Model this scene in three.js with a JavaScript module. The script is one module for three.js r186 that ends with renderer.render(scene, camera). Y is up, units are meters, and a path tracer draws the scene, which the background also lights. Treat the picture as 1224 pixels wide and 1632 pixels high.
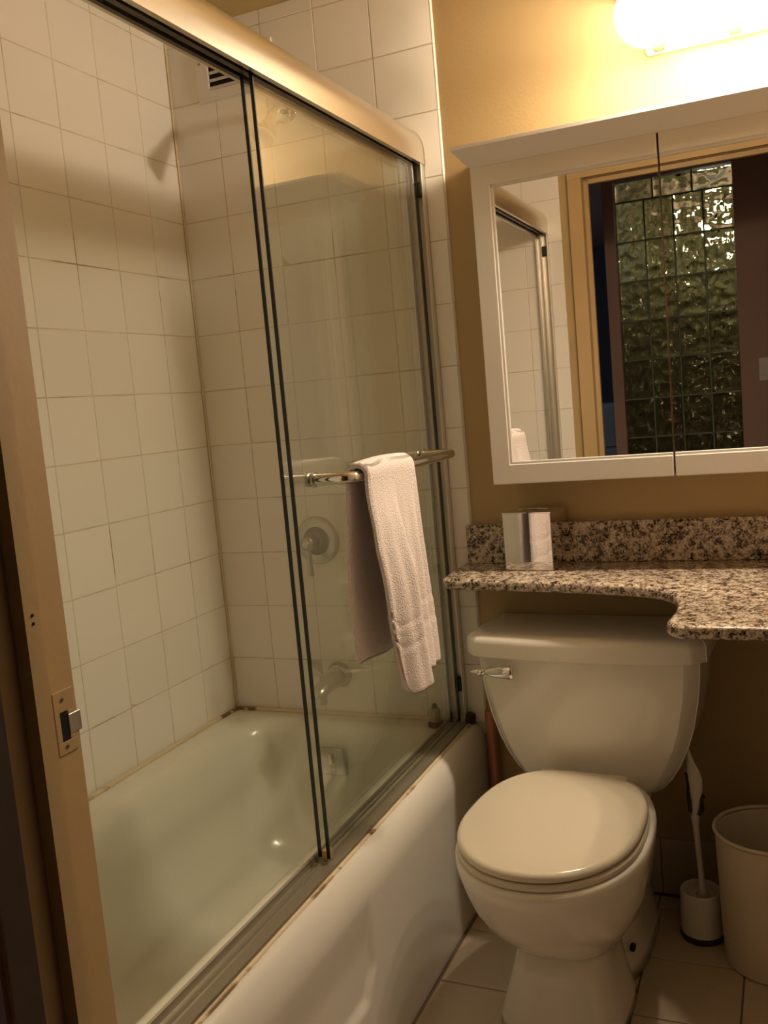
import * as THREE from 'three';
import { RoundedBoxGeometry } from 'three/addons/geometries/RoundedBoxGeometry.js';
import { RectAreaLightUniformsLib } from 'three/addons/lights/RectAreaLightUniformsLib.js';
import { mergeGeometries, mergeVertices, toCreasedNormals } from 'three/addons/utils/BufferGeometryUtils.js';

// ------------------------------------------------------------------ camera, exposure, lamps
const scene = new THREE.Scene();
scene.background = new THREE.Color(0x000000);
const D2R = Math.PI / 180;
const camera = new THREE.PerspectiveCamera(57.44, 1224 / 1632, 0.02, 40);
camera.position.set(1.5278, 1.2608, 2.25);
camera.rotation.set(-6.405 * D2R, 23.96 * D2R, -5.082 * D2R, 'YXZ');
scene.add(camera);
const renderer = new THREE.WebGLRenderer({ antialias: true });
renderer.toneMapping = THREE.LinearToneMapping;
renderer.toneMappingExposure = 1.24;
renderer.shadowMap.enabled = true;
const LAMP_RGB = [1.0, 0.82, 0.60];      // tungsten, as the camera's white balance saw it
const BULB_POWER = 0.21, BULB_DOWN = 0.72, BULB_GLOW = 7;  // candela of each vanity bulb, radiance of its glass
const BULBS = [1.29, 1.445, 1.60, 1.755], BULB_Y = 2.0, BULB_Z = 0.195, BULB_R = 0.066;

// ------------------------------------------------------------------ helpers
function rng(seed) { let a = seed >>> 0; return () => { a = (a + 0x6D2B79F5) >>> 0; let t = a; t = Math.imul(t ^ (t >>> 15), t | 1); t ^= t + Math.imul(t ^ (t >>> 7), t | 61); return ((t ^ (t >>> 14)) >>> 0) / 4294967296; }; }
const hash = (x, y, s) => { let h = Math.imul(x, 374761393) ^ Math.imul(y, 668265263) ^ Math.imul(s, 2147483647 - 1013); h = Math.imul(h ^ (h >>> 13), 1274126177); return ((h ^ (h >>> 16)) >>> 0) / 4294967296; };
const mod = (a, n) => ((a % n) + n) % n;
function vnoise(x, y, per, s) {          // periodic value noise
  const xi = Math.floor(x), yi = Math.floor(y), fx = x - xi, fy = y - yi, u = fx * fx * (3 - 2 * fx), v = fy * fy * (3 - 2 * fy);
  const h = (a, b) => hash(mod(a, per), mod(b, per), s);
  return (h(xi, yi) * (1 - u) + h(xi + 1, yi) * u) * (1 - v) + (h(xi, yi + 1) * (1 - u) + h(xi + 1, yi + 1) * u) * v;
}
function fbm(x, y, per, oct, s) { let a = 0, n = 0, w = 1; for (let i = 0; i < oct; i++) { a += w * vnoise(x, y, per, s + i); n += w; w *= 0.5; x *= 2; y *= 2; per *= 2; } return a / n; }
function texture(size, fn, srgb) {
  const d = new Uint8Array(size * size * 4);
  for (let y = 0; y < size; y++) for (let x = 0; x < size; x++) { const c = fn(x / size, y / size), i = (y * size + x) * 4; for (let k = 0; k < 3; k++) d[i + k] = Math.max(0, Math.min(255, Math.round(255 * (Array.isArray(c) ? c[k] : c)))); d[i + 3] = 255; }
  const t = new THREE.DataTexture(d, size, size); t.wrapS = t.wrapT = THREE.RepeatWrapping; t.magFilter = THREE.LinearFilter; t.minFilter = THREE.LinearMipmapLinearFilter; t.generateMipmaps = true;
  if (srgb) t.colorSpace = THREE.SRGBColorSpace; t.needsUpdate = true; return t;
}
const rep = (t, metres) => { const c = t.clone(); c.repeat.set(1 / metres, 1 / metres); c.needsUpdate = true; return c; };
const counts = {};
function numbered(n) { const k = counts[n] = (counts[n] ?? -1) + 1; return k ? `${n}_${String(k).padStart(3, '0')}` : n; }
function thing(name, label, category, pos = [0, 0, 0], turn = 0, group) {
  const o = new THREE.Group(); o.name = numbered(name); o.position.set(...pos); o.rotation.y = turn;
  o.userData = { label, category }; if (group) o.userData.group = group; scene.add(o); return o;
}
function structure(name) { const o = new THREE.Group(); o.name = name; o.userData.kind = 'structure'; scene.add(o); return o; }
function part(parent, name, geo, mat, label) {
  const m = new THREE.Mesh(geo, mat); m.name = numbered(name); m.castShadow = m.receiveShadow = true;
  if (label) m.userData.label = label; parent.add(m); return m;
}
function meterUV(g) {                    // box projection of uv, in metres
  if (g.index) g = g.toNonIndexed();
  const p = g.attributes.position, uv = new Float32Array(p.count * 2), a = new THREE.Vector3(), b = new THREE.Vector3(), c = new THREE.Vector3();
  for (let i = 0; i < p.count; i += 3) {
    a.fromBufferAttribute(p, i); b.fromBufferAttribute(p, i + 1).sub(a); c.fromBufferAttribute(p, i + 2).sub(a); b.cross(c);
    const ax = Math.abs(b.x), ay = Math.abs(b.y), az = Math.abs(b.z);
    for (let k = i; k < i + 3; k++) { const x = p.getX(k), y = p.getY(k), z = p.getZ(k); if (ay >= ax && ay >= az) { uv[2 * k] = x; uv[2 * k + 1] = z; } else if (ax >= az) { uv[2 * k] = z; uv[2 * k + 1] = y; } else { uv[2 * k] = x; uv[2 * k + 1] = y; } }
  }
  g.setAttribute('uv', new THREE.BufferAttribute(uv, 2)); return g;
}
const strip = g => { const o = g.index ? g.toNonIndexed() : g; for (const k of Object.keys(o.attributes)) if (!['position', 'normal', 'uv'].includes(k)) o.deleteAttribute(k); if (!o.attributes.uv) o.setAttribute('uv', new THREE.BufferAttribute(new Float32Array(o.attributes.position.count * 2), 2)); return o; };
const join = (...g) => mergeGeometries(g.map(strip));
const box = (x0, x1, y0, y1, z0, z1) => meterUV(new THREE.BoxGeometry(x1 - x0, y1 - y0, z1 - z0).translate((x0 + x1) / 2, (y0 + y1) / 2, (z0 + z1) / 2));
const rbox = (x0, x1, y0, y1, z0, z1, r = 0.002, s = 2) => meterUV(new RoundedBoxGeometry(x1 - x0, y1 - y0, z1 - z0, s, r).translate((x0 + x1) / 2, (y0 + y1) / 2, (z0 + z1) / 2));
const lathe = (pts, n = 40) => new THREE.LatheGeometry(pts.map(p => new THREE.Vector2(p[0], p[1])), n);
const V = (x, y, z) => new THREE.Vector3(x, y, z);
const tube = (pts, r, n = 60, m = 16) => new THREE.TubeGeometry(new THREE.CatmullRomCurve3(pts.map(p => V(...p)), false, 'centripetal'), n, r, m, false);
function loft(loops, { capStart = false, capEnd = false, close = true, crease = 0 } = {}) {
  const n = loops[0].length, pos = [], idx = [];
  for (const l of loops) for (const p of l) pos.push(p[0], p[1], p[2]);
  const m = close ? n : n - 1;
  for (let i = 0; i + 1 < loops.length; i++) for (let j = 0; j < m; j++) { const a = i * n + j, b = i * n + (j + 1) % n, c = a + n, d = b + n; idx.push(a, b, d, a, d, c); }
  const cap = (i, flip) => { const k = pos.length / 3, c = [0, 0, 0]; for (const p of loops[i]) for (let q = 0; q < 3; q++) c[q] += p[q] / n; pos.push(...c); for (let j = 0; j < n; j++) { const a = i * n + j, b = i * n + (j + 1) % n; flip ? idx.push(k, b, a) : idx.push(k, a, b); } };
  if (capStart) cap(0, true); if (capEnd) cap(loops.length - 1, false);
  let g = new THREE.BufferGeometry(); g.setAttribute('position', new THREE.Float32BufferAttribute(pos, 3)); g.setIndex(idx);
  if (crease) g = toCreasedNormals(g, crease); else g.computeVertexNormals();
  return meterUVkeep(g);
}
function meterUVkeep(g) { const p = g.attributes.position, nn = g.attributes.normal, uv = new Float32Array(p.count * 2); for (let i = 0; i < p.count; i++) { const x = p.getX(i), y = p.getY(i), z = p.getZ(i), ax = Math.abs(nn.getX(i)), ay = Math.abs(nn.getY(i)), az = Math.abs(nn.getZ(i)); if (ay >= ax && ay >= az) { uv[2 * i] = x; uv[2 * i + 1] = z; } else if (ax >= az) { uv[2 * i] = z; uv[2 * i + 1] = y; } else { uv[2 * i] = x; uv[2 * i + 1] = y; } } g.setAttribute('uv', new THREE.BufferAttribute(uv, 2)); return g; }
function prismZ(pts, z0, z1, bevel = 0) { // outline in x,y swept along z
  const s = new THREE.Shape(pts.map(p => new THREE.Vector2(p[0], p[1])));
  const g = new THREE.ExtrudeGeometry(s, { depth: z1 - z0 - 2 * bevel, bevelEnabled: bevel > 0, bevelSize: bevel, bevelThickness: bevel, bevelOffset: -bevel, bevelSegments: 2, curveSegments: 8 });
  return meterUV(toCreasedNormals(g.translate(0, 0, z0 + bevel), 0.6));
}
function prismY(shape, y0, y1, bevel, seg = 3) { // outline in x,-z swept upward
  const g = new THREE.ExtrudeGeometry(shape, { depth: y1 - y0 - 2 * bevel, bevelEnabled: bevel > 0, bevelSize: bevel, bevelThickness: bevel, bevelOffset: -bevel, bevelSegments: seg, curveSegments: 24 });
  return meterUV(toCreasedNormals(g.rotateX(-Math.PI / 2).translate(0, y0 + bevel, 0), 0.7));
}
function prismX(pts, x0, x1) {           // outline in z,y swept along x
  const g = prismZ(pts.map(p => [-p[0], p[1]]), x0, x1); return meterUV(g.rotateY(Math.PI / 2));
}
const smooth = (a, b, x) => { const t = Math.max(0, Math.min(1, (x - a) / (b - a))); return t * t * (3 - 2 * t); };
const lerp = (a, b, t) => a + (b - a) * t;
function table(rows, x) { let i = 0; while (i + 2 < rows.length && x > rows[i + 1][0]) i++; const a = rows[i], b = rows[i + 1], t = Math.max(0, Math.min(1, (x - a[0]) / (b[0] - a[0]))); return a.slice(1).map((v, k) => lerp(v, b[k + 1], t)); }

// ------------------------------------------------------------------ materials
const std = o => new THREE.MeshStandardMaterial(o), phys = o => new THREE.MeshPhysicalMaterial(o);
const lin = (r, g, b) => new THREE.Color().setRGB(r, g, b);
const tFine = texture(256, (u, v) => 0.5 * fbm(u * 24, v * 24, 24, 4, 11) + 0.25);
const tBlotch = texture(512, (u, v) => { const a = fbm(u * 5, v * 5, 5, 5, 3), b = fbm(u * 40, v * 40, 40, 3, 9); const k = 0.9 + 0.1 * a + 0.05 * (b - 0.5); return [k, k, k]; }, false);
const tBrush = texture(512, (u, v) => 0.35 + 0.3 * vnoise(u * 3, v * 256, 256, 21) + 0.3 * vnoise(u * 9, v * 128, 128, 31));
const paintMat = (r, g, b) => std({ color: lin(r, g, b), roughness: 0.62, bumpMap: rep(tFine, 0.12), bumpScale: 0.0006 });
const M = {
  paint: paintMat(0.47, 0.335, 0.16),
  ceiling: paintMat(0.46, 0.335, 0.14),
  hallPaint: paintMat(0.50, 0.33, 0.27),
  hallFloor: std({ color: lin(0.16, 0.10, 0.06), roughness: 0.6, bumpMap: rep(tFine, 0.3), bumpScale: 0.0006 }),
  dark: std({ color: lin(0.05, 0.05, 0.06), roughness: 0.8 }),
  jamb: std({ color: lin(0.52, 0.36, 0.17), roughness: 0.58, bumpMap: rep(tFine, 0.2), bumpScale: 0.0005 }),
  porcelain: phys({ color: lin(0.84, 0.80, 0.72), roughness: 0.12, clearcoat: 0.6, clearcoatRoughness: 0.05 }),
  tub: phys({ color: lin(0.78, 0.77, 0.66), roughness: 0.22, clearcoat: 0.4, clearcoatRoughness: 0.1 }),
  apron: phys({ color: lin(0.77, 0.74, 0.67), roughness: 0.2, clearcoat: 0.5, clearcoatRoughness: 0.08 }),
  seat: phys({ color: lin(0.72, 0.645, 0.51), roughness: 0.16, clearcoat: 0.5, clearcoatRoughness: 0.06 }),
  chrome: std({ color: lin(0.80, 0.79, 0.77), metalness: 1, roughness: 0.08 }),
  mirrorChrome: std({ color: lin(0.86, 0.84, 0.82), metalness: 1, roughness: 0.03 }),
  dullChrome: std({ color: lin(0.46, 0.44, 0.38), metalness: 1, roughness: 0.18 }),
  nickel: std({ color: lin(0.56, 0.54, 0.49), metalness: 1, roughness: 0.28 }),
  darkMetal: std({ color: lin(0.22, 0.20, 0.18), metalness: 1, roughness: 0.3 }),
  aluminium: phys({ color: lin(0.76, 0.70, 0.60), metalness: 1, roughness: 0.30, bumpMap: rep(tBrush, 0.25), bumpScale: 0.00003 }),
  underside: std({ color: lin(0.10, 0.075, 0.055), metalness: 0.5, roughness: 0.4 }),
  channel: std({ color: lin(0.78, 0.74, 0.66), metalness: 0.9, roughness: 0.38 }),
  rail: std({ color: lin(0.36, 0.33, 0.26), metalness: 0.7, roughness: 0.42 }),
  glass: phys({ color: lin(0.972, 0.985, 0.968), roughness: 0.0, transmission: 1, thickness: 0, ior: 1.52 }),
  glassEdge: std({ color: lin(0.006, 0.008, 0.006), roughness: 0.3 }),
  mirror: std({ color: lin(0.90, 0.90, 0.89), metalness: 1, roughness: 0.0 }),
  cabinet: std({ color: lin(0.80, 0.76, 0.72), roughness: 0.38, bumpMap: rep(tFine, 0.1), bumpScale: 0.0002 }),
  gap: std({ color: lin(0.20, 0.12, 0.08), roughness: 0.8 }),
  terry: std({ color: lin(0.89, 0.79, 0.76), roughness: 1 }),
  caulk: std({ color: lin(0.72, 0.62, 0.44), roughness: 0.5, vertexColors: true }),
  grime: std({ color: lin(0.055, 0.025, 0.018), roughness: 0.85 }),
  rubber: std({ color: lin(0.03, 0.025, 0.022), roughness: 0.6 }),
  black: std({ color: lin(0.004, 0.004, 0.005), roughness: 0.9 }),
  copper: std({ color: lin(0.55, 0.26, 0.15), metalness: 0.6, roughness: 0.45 }),
  amber: phys({ color: lin(0.75, 0.55, 0.30), roughness: 0.35, transmission: 0.4, thickness: 0 }),
  plastic: std({ color: lin(0.74, 0.64, 0.50), roughness: 0.38, bumpMap: rep(tFine, 0.1), bumpScale: 0.0004 }),
  whitePlastic: std({ color: lin(0.80, 0.76, 0.70), roughness: 0.3 }),
  olive: std({ color: lin(0.40, 0.40, 0.22), roughness: 0.35 }),
  block: phys({ color: lin(0.96, 0.98, 0.93), roughness: 0.0, transmission: 1, thickness: 0.08, ior: 1.5, attenuationColor: lin(0.62, 0.72, 0.48), attenuationDistance: 0.16 }),
  mortar: std({ color: lin(0.22, 0.30, 0.20), roughness: 0.4 }),
  appliance: std({ color: lin(0.55, 0.60, 0.62), roughness: 0.5 }),
};
M.terry.bumpMap = rep(texture(512, (u, v) => 0.55 * vnoise(u * 90, v * 90, 90, 5) + 0.45 * vnoise(u * 170, v * 170, 170, 8)), 0.14); M.terry.bumpScale = 0.0022;
// granite: crystal grains of black, brown, grey and cream
const tGranite = (() => {
  const N = 150, R = rng(77), px = [], col = [];
  const pal = [[0.82, 0.77, 0.70], [0.70, 0.64, 0.57], [0.58, 0.50, 0.44], [0.42, 0.33, 0.28], [0.24, 0.18, 0.16], [0.10, 0.08, 0.08], [0.76, 0.66, 0.50]];
  for (let j = 0; j < N; j++) for (let i = 0; i < N; i++) {
    px.push([R(), R()]); const c = 0.62 * fbm(i / N * 45, j / N * 45, 45, 2, 51) + 0.38 * R() + 0.02; let k = c < 0.30 ? 5 : c < 0.36 ? 4 : c < 0.43 ? 3 : c < 0.53 ? 2 : c < 0.64 ? 1 : 0; if (R() < 0.07) k = 6; col.push(pal[k]);
  }
  return texture(1024, (u, v) => {
    const x = u * N, y = v * N, wx = x + 0.9 * (vnoise(x * 2, y * 2, N * 2, 60) - 0.5), wy = y + 0.9 * (vnoise(x * 2, y * 2, N * 2, 61) - 0.5), xi = Math.floor(wx), yi = Math.floor(wy); let best = 9, b = 0;
    for (let j = -1; j < 2; j++) for (let i = -1; i < 2; i++) { const k = mod(yi + j, N) * N + mod(xi + i, N), dx = xi + i + px[k][0] - wx, dy = yi + j + px[k][1] - wy, d = dx * dx + dy * dy; if (d < best) { best = d; b = k; } }
    const n = 0.9 + 0.2 * vnoise(u * 400, v * 400, 400, 70); return col[b].map(c => c * n);
  }, true);
})();
M.granite = phys({ map: rep(tGranite, 0.48), roughness: 0.22, clearcoat: 0.3, clearcoatRoughness: 0.1 });
// glazed wall tiles: four tones, a slow waviness of the glaze
const tWave = texture(256, (u, v) => fbm(u * 4, v * 4, 4, 2, 41));
const tileTone = [1, 0.985, 0.97, 0.99].map((k, i) => std({ color: lin(0.90 * k, 0.86 * k, (0.79 + 0.01 * (i % 2)) * k), roughness: 0.22, bumpMap: rep(tWave, 0.31), bumpScale: 0.0009 }));
const floorTone = [1, 0.94, 0.9, 0.97].map((k, i) => std({ color: lin(0.66 * k, 0.55 * k, 0.42 * k), roughness: 0.35, map: rep(tBlotch, 0.37 + 0.05 * i), bumpMap: rep(tWave, 0.2), bumpScale: 0.0006 }));
const tGrout = texture(512, (u, v) => { const a = fbm(u * 12, v * 12, 12, 4, 91), s = smooth(0.58, 0.75, fbm(u * 6, v * 6, 6, 3, 95)); return [0.88 - 0.12 * a - 0.20 * s, 0.84 - 0.14 * a - 0.26 * s, 0.77 - 0.16 * a - 0.30 * s]; }, true);
M.grout = std({ map: rep(tGrout, 0.7), roughness: 0.9 });
M.floorGrout = std({ color: lin(0.26, 0.18, 0.11), roughness: 0.95 });

// ------------------------------------------------------------------ tiles
const tileCache = new Map();
function tileGeo(w, h, t, round) {       // slab facing +z, centred, eased edges; round = a bullnose on its right side
  const key = [w, h, t, round].map(v => typeof v === 'number' ? v.toFixed(4) : v).join();
  if (!tileCache.has(key)) {
    const b = 0.0014; let g;
    const loop = (i, z, r = 0) => [[-w / 2 + i, -h / 2 + i, z], [w / 2 - i - r, -h / 2 + i, z], [w / 2 - i - r, h / 2 - i, z], [-w / 2 + i, h / 2 - i, z]];
    const loops = [loop(0, 0), loop(0, t - b), loop(b * 0.35, t - b * 0.35), loop(b, t)];
    if (round) { const R = t; loops.length = 0; loops.push(loop(0, 0)); for (let k = 0; k <= 6; k++) { const a = k / 6 * Math.PI / 2, i = b * Math.min(1, Math.max(0, k - 3) / 3); const l = loop(i, (k < 6 ? t - b + b * Math.min(1, Math.max(0, k - 3) / 3) : t)); const xr = w / 2 - R + R * Math.cos(a), zr = R * Math.sin(a); l[1][0] = l[2][0] = xr; l[1][2] = l[2][2] = Math.max(zr, 0.0002); loops.push(l); } }
    g = loft(loops, { capEnd: true, crease: round ? 0.5 : 0.35 });
    tileCache.set(key, meterUV(g));
  }
  return tileCache.get(key);
}
function tiled(parent, xs, ys, thick, gap, place, tones, seed, roundLast = false, name = 'tile') {
  const R = rng(seed);
  for (let j = 0; j + 1 < ys.length; j++) for (let i = 0; i + 1 < xs.length; i++) {
    const w = xs[i + 1] - xs[i] - gap, h = ys[j + 1] - ys[j] - gap; if (w < 0.012 || h < 0.012) continue;
    const round = roundLast && i + 2 === xs.length, t = part(parent, round ? 'bullnose_tile' : name, tileGeo(w, h, thick, round), tones[Math.floor(R() * tones.length)]);
    place(t, (xs[i] + xs[i + 1]) / 2, (ys[j] + ys[j + 1]) / 2, (R() - 0.5) * 0.0006);
    t.rotateX((R() - 0.5) * 0.005); t.rotateY((R() - 0.5) * 0.005);
  }
}
const P = 0.1545, RIM = 0.42, CEIL = 2.31, FRONT = 1.55, WALLT = 0.076, RIGHT = 2.2, TT = 0.008;
const rowsY = []; for (let k = 0; k < 13; k++) rowsY.push(RIM + k * P); rowsY.push(CEIL);
const colsZ = [0.001]; for (let k = 0; k < 10; k++) colsZ.push(Math.min(0.1483 + k * P, FRONT)); if (colsZ.at(-1) < FRONT) colsZ.push(FRONT);
const colsX = [0.001, 0.1423, 0.2968, 0.4513, 0.6058, 0.769];

// ------------------------------------------------------------------ room shell
const wallLeft = structure('wall_left');
part(wallLeft, 'wall_slab', box(-0.12, -TT - 0.002, 0, CEIL, -0.12, FRONT + WALLT), M.paint);
part(wallLeft, 'grout_bed', box(-TT - 0.002, -0.0005, 0, CEIL, 0, FRONT), M.grout);
tiled(wallLeft, colsZ, rowsY, TT, 0.0013, (t, z, y, d) => { t.position.set(-TT + d, y, z); t.rotation.y = Math.PI / 2; }, tileTone, 5);
const wallBack = structure('wall_back');
part(wallBack, 'wall_slab', box(-0.12, RIGHT + 0.12, 0, CEIL, -0.12, -TT), M.paint);
part(wallBack, 'grout_bed', box(0, 0.7655, RIM - 0.03, CEIL, -TT, -0.0005), M.grout);
tiled(wallBack, colsX, rowsY, TT, 0.0013, (t, x, y, d) => t.position.set(x, y, -TT + d), tileTone, 6, true);
const baseX = [0.79]; for (let k = 0; k < 8; k++) baseX.push(Math.min(0.985 + k * 0.2065, RIGHT)); 
tiled(wallBack, baseX, [0.004, 0.148], TT, 0.003, (t, x, y, d) => t.position.set(x, y, -TT + d), floorTone, 7, false, 'baseboard_tile');
const wallFront = structure('wall_front');
const JX = 0.853, JW = 0.76, HEAD = 2.022;  // door opening
part(wallFront, 'wall_slab', join(box(-0.12, JX - 0.02, 0, CEIL + 0.15, FRONT + TT, FRONT + WALLT), box(JX + JW + 0.02, RIGHT + 0.12, 0, CEIL + 0.15, FRONT + TT, FRONT + WALLT), box(JX - 0.02, JX + JW + 0.02, HEAD + 0.02, CEIL + 0.15, FRONT + TT, FRONT + WALLT)), M.paint);
part(wallFront, 'hall_face', join(box(-0.9, JX - 0.045, 0, 2.45, FRONT + WALLT, FRONT + WALLT + 0.012), box(JX + JW + 0.045, 3.2, 0, 2.45, FRONT + WALLT, FRONT + WALLT + 0.012), box(JX - 0.045, JX + JW + 0.045, HEAD + 0.045, 2.45, FRONT + WALLT, FRONT + WALLT + 0.012)), M.hallPaint);
part(wallFront, 'grout_bed', box(0, 0.7655, RIM - 0.03, CEIL, FRONT + 0.0012, FRONT + TT), M.grout);
tiled(wallFront, colsX.map(x => x), rowsY, TT, 0.0013, (t, x, y, d) => { t.position.set(0.769 + 0.001 - x, y, FRONT + TT + d); t.rotation.y = Math.PI; }, tileTone, 8);
const wallRight = structure('wall_right');
part(wallRight, 'wall_slab', box(RIGHT, RIGHT + 0.12, 0, CEIL, -0.12, FRONT + WALLT), M.paint);
const ceiling = structure('ceiling');
part(ceiling, 'ceiling_slab', box(-0.12, RIGHT + 0.12, CEIL, CEIL + 0.12, -0.12, FRONT + 0.02), M.ceiling);
const floor = structure('floor');
part(floor, 'floor_bed', box(-0.12, RIGHT + 0.12, -0.1, -0.0035, -0.12, FRONT + 0.06), M.floorGrout);
const fx = []; for (let k = 0; k < 8; k++) fx.push(Math.min(0.7725 + k * 0.2065, RIGHT)); const fz = [0.002]; for (let k = 0; k < 8; k++) fz.push(0.0605 + k * 0.2065); fz[fz.length - 1] = FRONT + 0.05;
tiled(floor, fx, fz.map(z => -z).reverse(), 0.008, 0.004, (t, x, s, d) => { t.position.set(x, -0.008 + d, -s); t.rotation.x = -Math.PI / 2; }, floorTone, 9);

{
  const d = thing('open_door', 'cream painted door standing open into the bathroom at the right of the doorway', 'door', [JX + JW - 0.002, 0.012, FRONT - 0.016]);
  part(d, 'door_leaf', rbox(-0.038, 0, 0, HEAD - 0.018, -0.75, 0, 0.002), M.cabinet);
  part(d, 'door_knob', lathe([[0, 0.055], [0.018, 0.052], [0.026, 0.040], [0.022, 0.026], [0.010, 0.020], [0.010, 0.006], [0.028, 0.004], [0.028, 0]], 32).rotateZ(Math.PI / 2).translate(-0.038, 0.96, -0.69), M.chrome);
  for (const y of [0.2, 1.0, 1.78]) part(d, 'hinge', new THREE.CylinderGeometry(0.006, 0.006, 0.09, 14).translate(0.004, y, -0.003), M.nickel);
}
// steel door frame with two rabbets and the stop between them
const door = structure('door_1');
const jambPts = [[JX - 0.05, FRONT - 0.010], [JX, FRONT - 0.010], [JX, FRONT + 0.038], [JX + 0.016, FRONT + 0.038], [JX + 0.016, FRONT + 0.058], [JX, FRONT + 0.058], [JX, FRONT + 0.082], [JX - 0.05, FRONT + 0.082], [JX - 0.05, FRONT + 0.072], [JX - 0.014, FRONT + 0.072], [JX - 0.014, FRONT], [JX - 0.05, FRONT]];
function jambGeo(mirror) { const s = new THREE.Shape(jambPts.map(p => new THREE.Vector2(mirror ? 2 * JX + JW - p[0] : p[0], -p[1]))); return prismY(s, 0, HEAD, 0.0012, 2); }
const jambL = part(door, 'door_jamb', jambGeo(false), M.jamb); part(door, 'door_jamb', jambGeo(true), M.jamb);
{ const pts = jambPts.map(p => [p[1], HEAD - (p[0] - JX)]); part(door, 'door_head', prismX(pts, JX - 0.05, JX + JW + 0.05), M.jamb); }
const SZ = [FRONT - 0.006, FRONT + 0.022];
const strike = part(door, 'strike_plate', join(rbox(JX - 0.001, JX + 0.0015, 0.946, 0.9585, ...SZ, 0.0007), rbox(JX - 0.001, JX + 0.0015, 0.9585, 0.9885, FRONT + 0.015, SZ[1], 0.0007), rbox(JX - 0.001, JX + 0.0015, 0.9585, 0.9885, SZ[0], FRONT + 0.004, 0.0007), rbox(JX - 0.001, JX + 0.0015, 0.9885, 1.010, ...SZ, 0.0007)), M.jamb, 'painted strike plate');
part(strike, 'strike_lip', rbox(JX - 0.003, JX + 0.002, 0.9635, 0.984, FRONT - 0.013, FRONT + 0.004, 0.0008), M.nickel, 'worn bare metal lip');
part(strike, 'latch_hole', box(JX + 0.0002, JX + 0.001, 0.9585, 0.9885, FRONT + 0.003, FRONT + 0.016), M.black, 'dark latch hole');
for (const y of [0.953, 1.001]) part(strike, 'screw', new THREE.CylinderGeometry(0.0018, 0.0018, 0.0012, 14).rotateZ(Math.PI / 2).translate(JX + 0.0018, y, FRONT + 0.010), M.darkMetal);
for (const y of [1.088, 1.096]) part(jambL, 'nail_hole', new THREE.CylinderGeometry(0.0016, 0.0016, 0.001, 10).rotateZ(Math.PI / 2).translate(JX + 0.0162, y, FRONT + 0.048), M.black);

// ------------------------------------------------------------------ bathtub
const tub = thing('bathtub', 'off-white alcove bathtub with a recessed apron panel under the sliding glass doors', 'bathtub');
{
  const N = 14, S = 8;
  const rr = (x0, x1, z0, z1, r, y) => { const o = [], c = [[x1 - r, z1 - r, 0], [x0 + r, z1 - r, 1], [x0 + r, z0 + r, 2], [x1 - r, z0 + r, 3]]; for (const [cx, cz, q] of c) { for (let k = 0; k <= N; k++) { const a = (q + k / N) * Math.PI / 2; o.push([cx + r * Math.cos(a), y, cz + r * Math.sin(a)]); } const nx = c[(q + 1) % 4], a0 = (q + 1) * Math.PI / 2, p = o.at(-1), e = [nx[0] + r * Math.cos(a0), y, nx[1] + r * Math.sin(a0)]; for (let k = 1; k < S; k++) o.push([lerp(p[0], e[0], k / S), y, lerp(p[2], e[2], k / S)]); } return o; };
  const L = [];
  L.push(rr(0.0015, 0.7285, 0.0015, FRONT - 0.0015, 0.002, 0.42));
  L.push(rr(0.045, 0.700, 0.035, FRONT - 0.04, 0.05, 0.4195));
  const prof = [[0, 0.42], [0.012, 0.418], [0.026, 0.411], [0.037, 0.398], [0.044, 0.38], [0.055, 0.30], [0.066, 0.21], [0.08, 0.145], [0.105, 0.100], [0.14, 0.078], [0.18, 0.072]];
  for (const [i, y] of prof) { const dep = (0.42 - y) / 0.35, back = 0.26 * dep; L.push(rr(0.072 + i * 1.05, 0.652 - i * 0.9, 0.05 + i * 0.75, 1.47 - i - back, Math.min(0.16, 0.10 + 0.06 * dep), y - (y < 0.1 ? 0 : 0))); }
  L.push(rr(0.36, 0.40, 0.25, 0.95, 0.015, 0.066));
  part(tub, 'basin', loft(L, { capEnd: true }), M.tub);
  // apron: rolled rim, then a face with a recessed panel
  const zs = [], prA = []; for (let k = 0; k <= 160; k++) zs.push(0.0015 + (FRONT - 0.003) * k / 160);
  prA.push([0.728, 0.42]); for (let k = 1; k <= 16; k++) { const a = k / 16 * Math.PI / 2; prA.push([0.728 + 0.039 * Math.sin(a), 0.345 + 0.075 * Math.cos(a)]); } for (let k = 1; k <= 60; k++) prA.push([0.767, 0.345 - 0.345 * k / 60]);
  const loops = prA.map(([x, y]) => zs.map(z => { const m = smooth(0.752, 0.772, z - 0.03 * smooth(0.22, 0.16, y)) * (1 - smooth(1.40, 1.42, z)) * smooth(0.145, 0.172, y) * (1 - smooth(0.24, 0.36, y)); const sag = 0.004 * Math.sin(Math.PI * Math.min(y, 0.345) / 0.345); return [x - 0.009 * m - sag, y, z]; }));
  part(tub, 'apron', loft(loops, { close: false }), M.apron);
  // overflow plate and its trip lever
  const ov = part(tub, 'overflow_plate', new RoundedBoxGeometry(0.078, 0.082, 0.014, 4, 0.0069).rotateX(0.1).translate(0.356, 0.322, 0.099), M.dullChrome);
  part(ov, 'trip_lever', rbox(0.351, 0.361, 0.318, 0.345, 0.102, 0.116, 0.003), M.chrome);
  part(tub, 'drain', lathe([[0, 0.004], [0.02, 0.004], [0.03, 0.003], [0.034, 0]], 28).translate(0.36, 0.072, 0.235), M.chrome);
}
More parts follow.
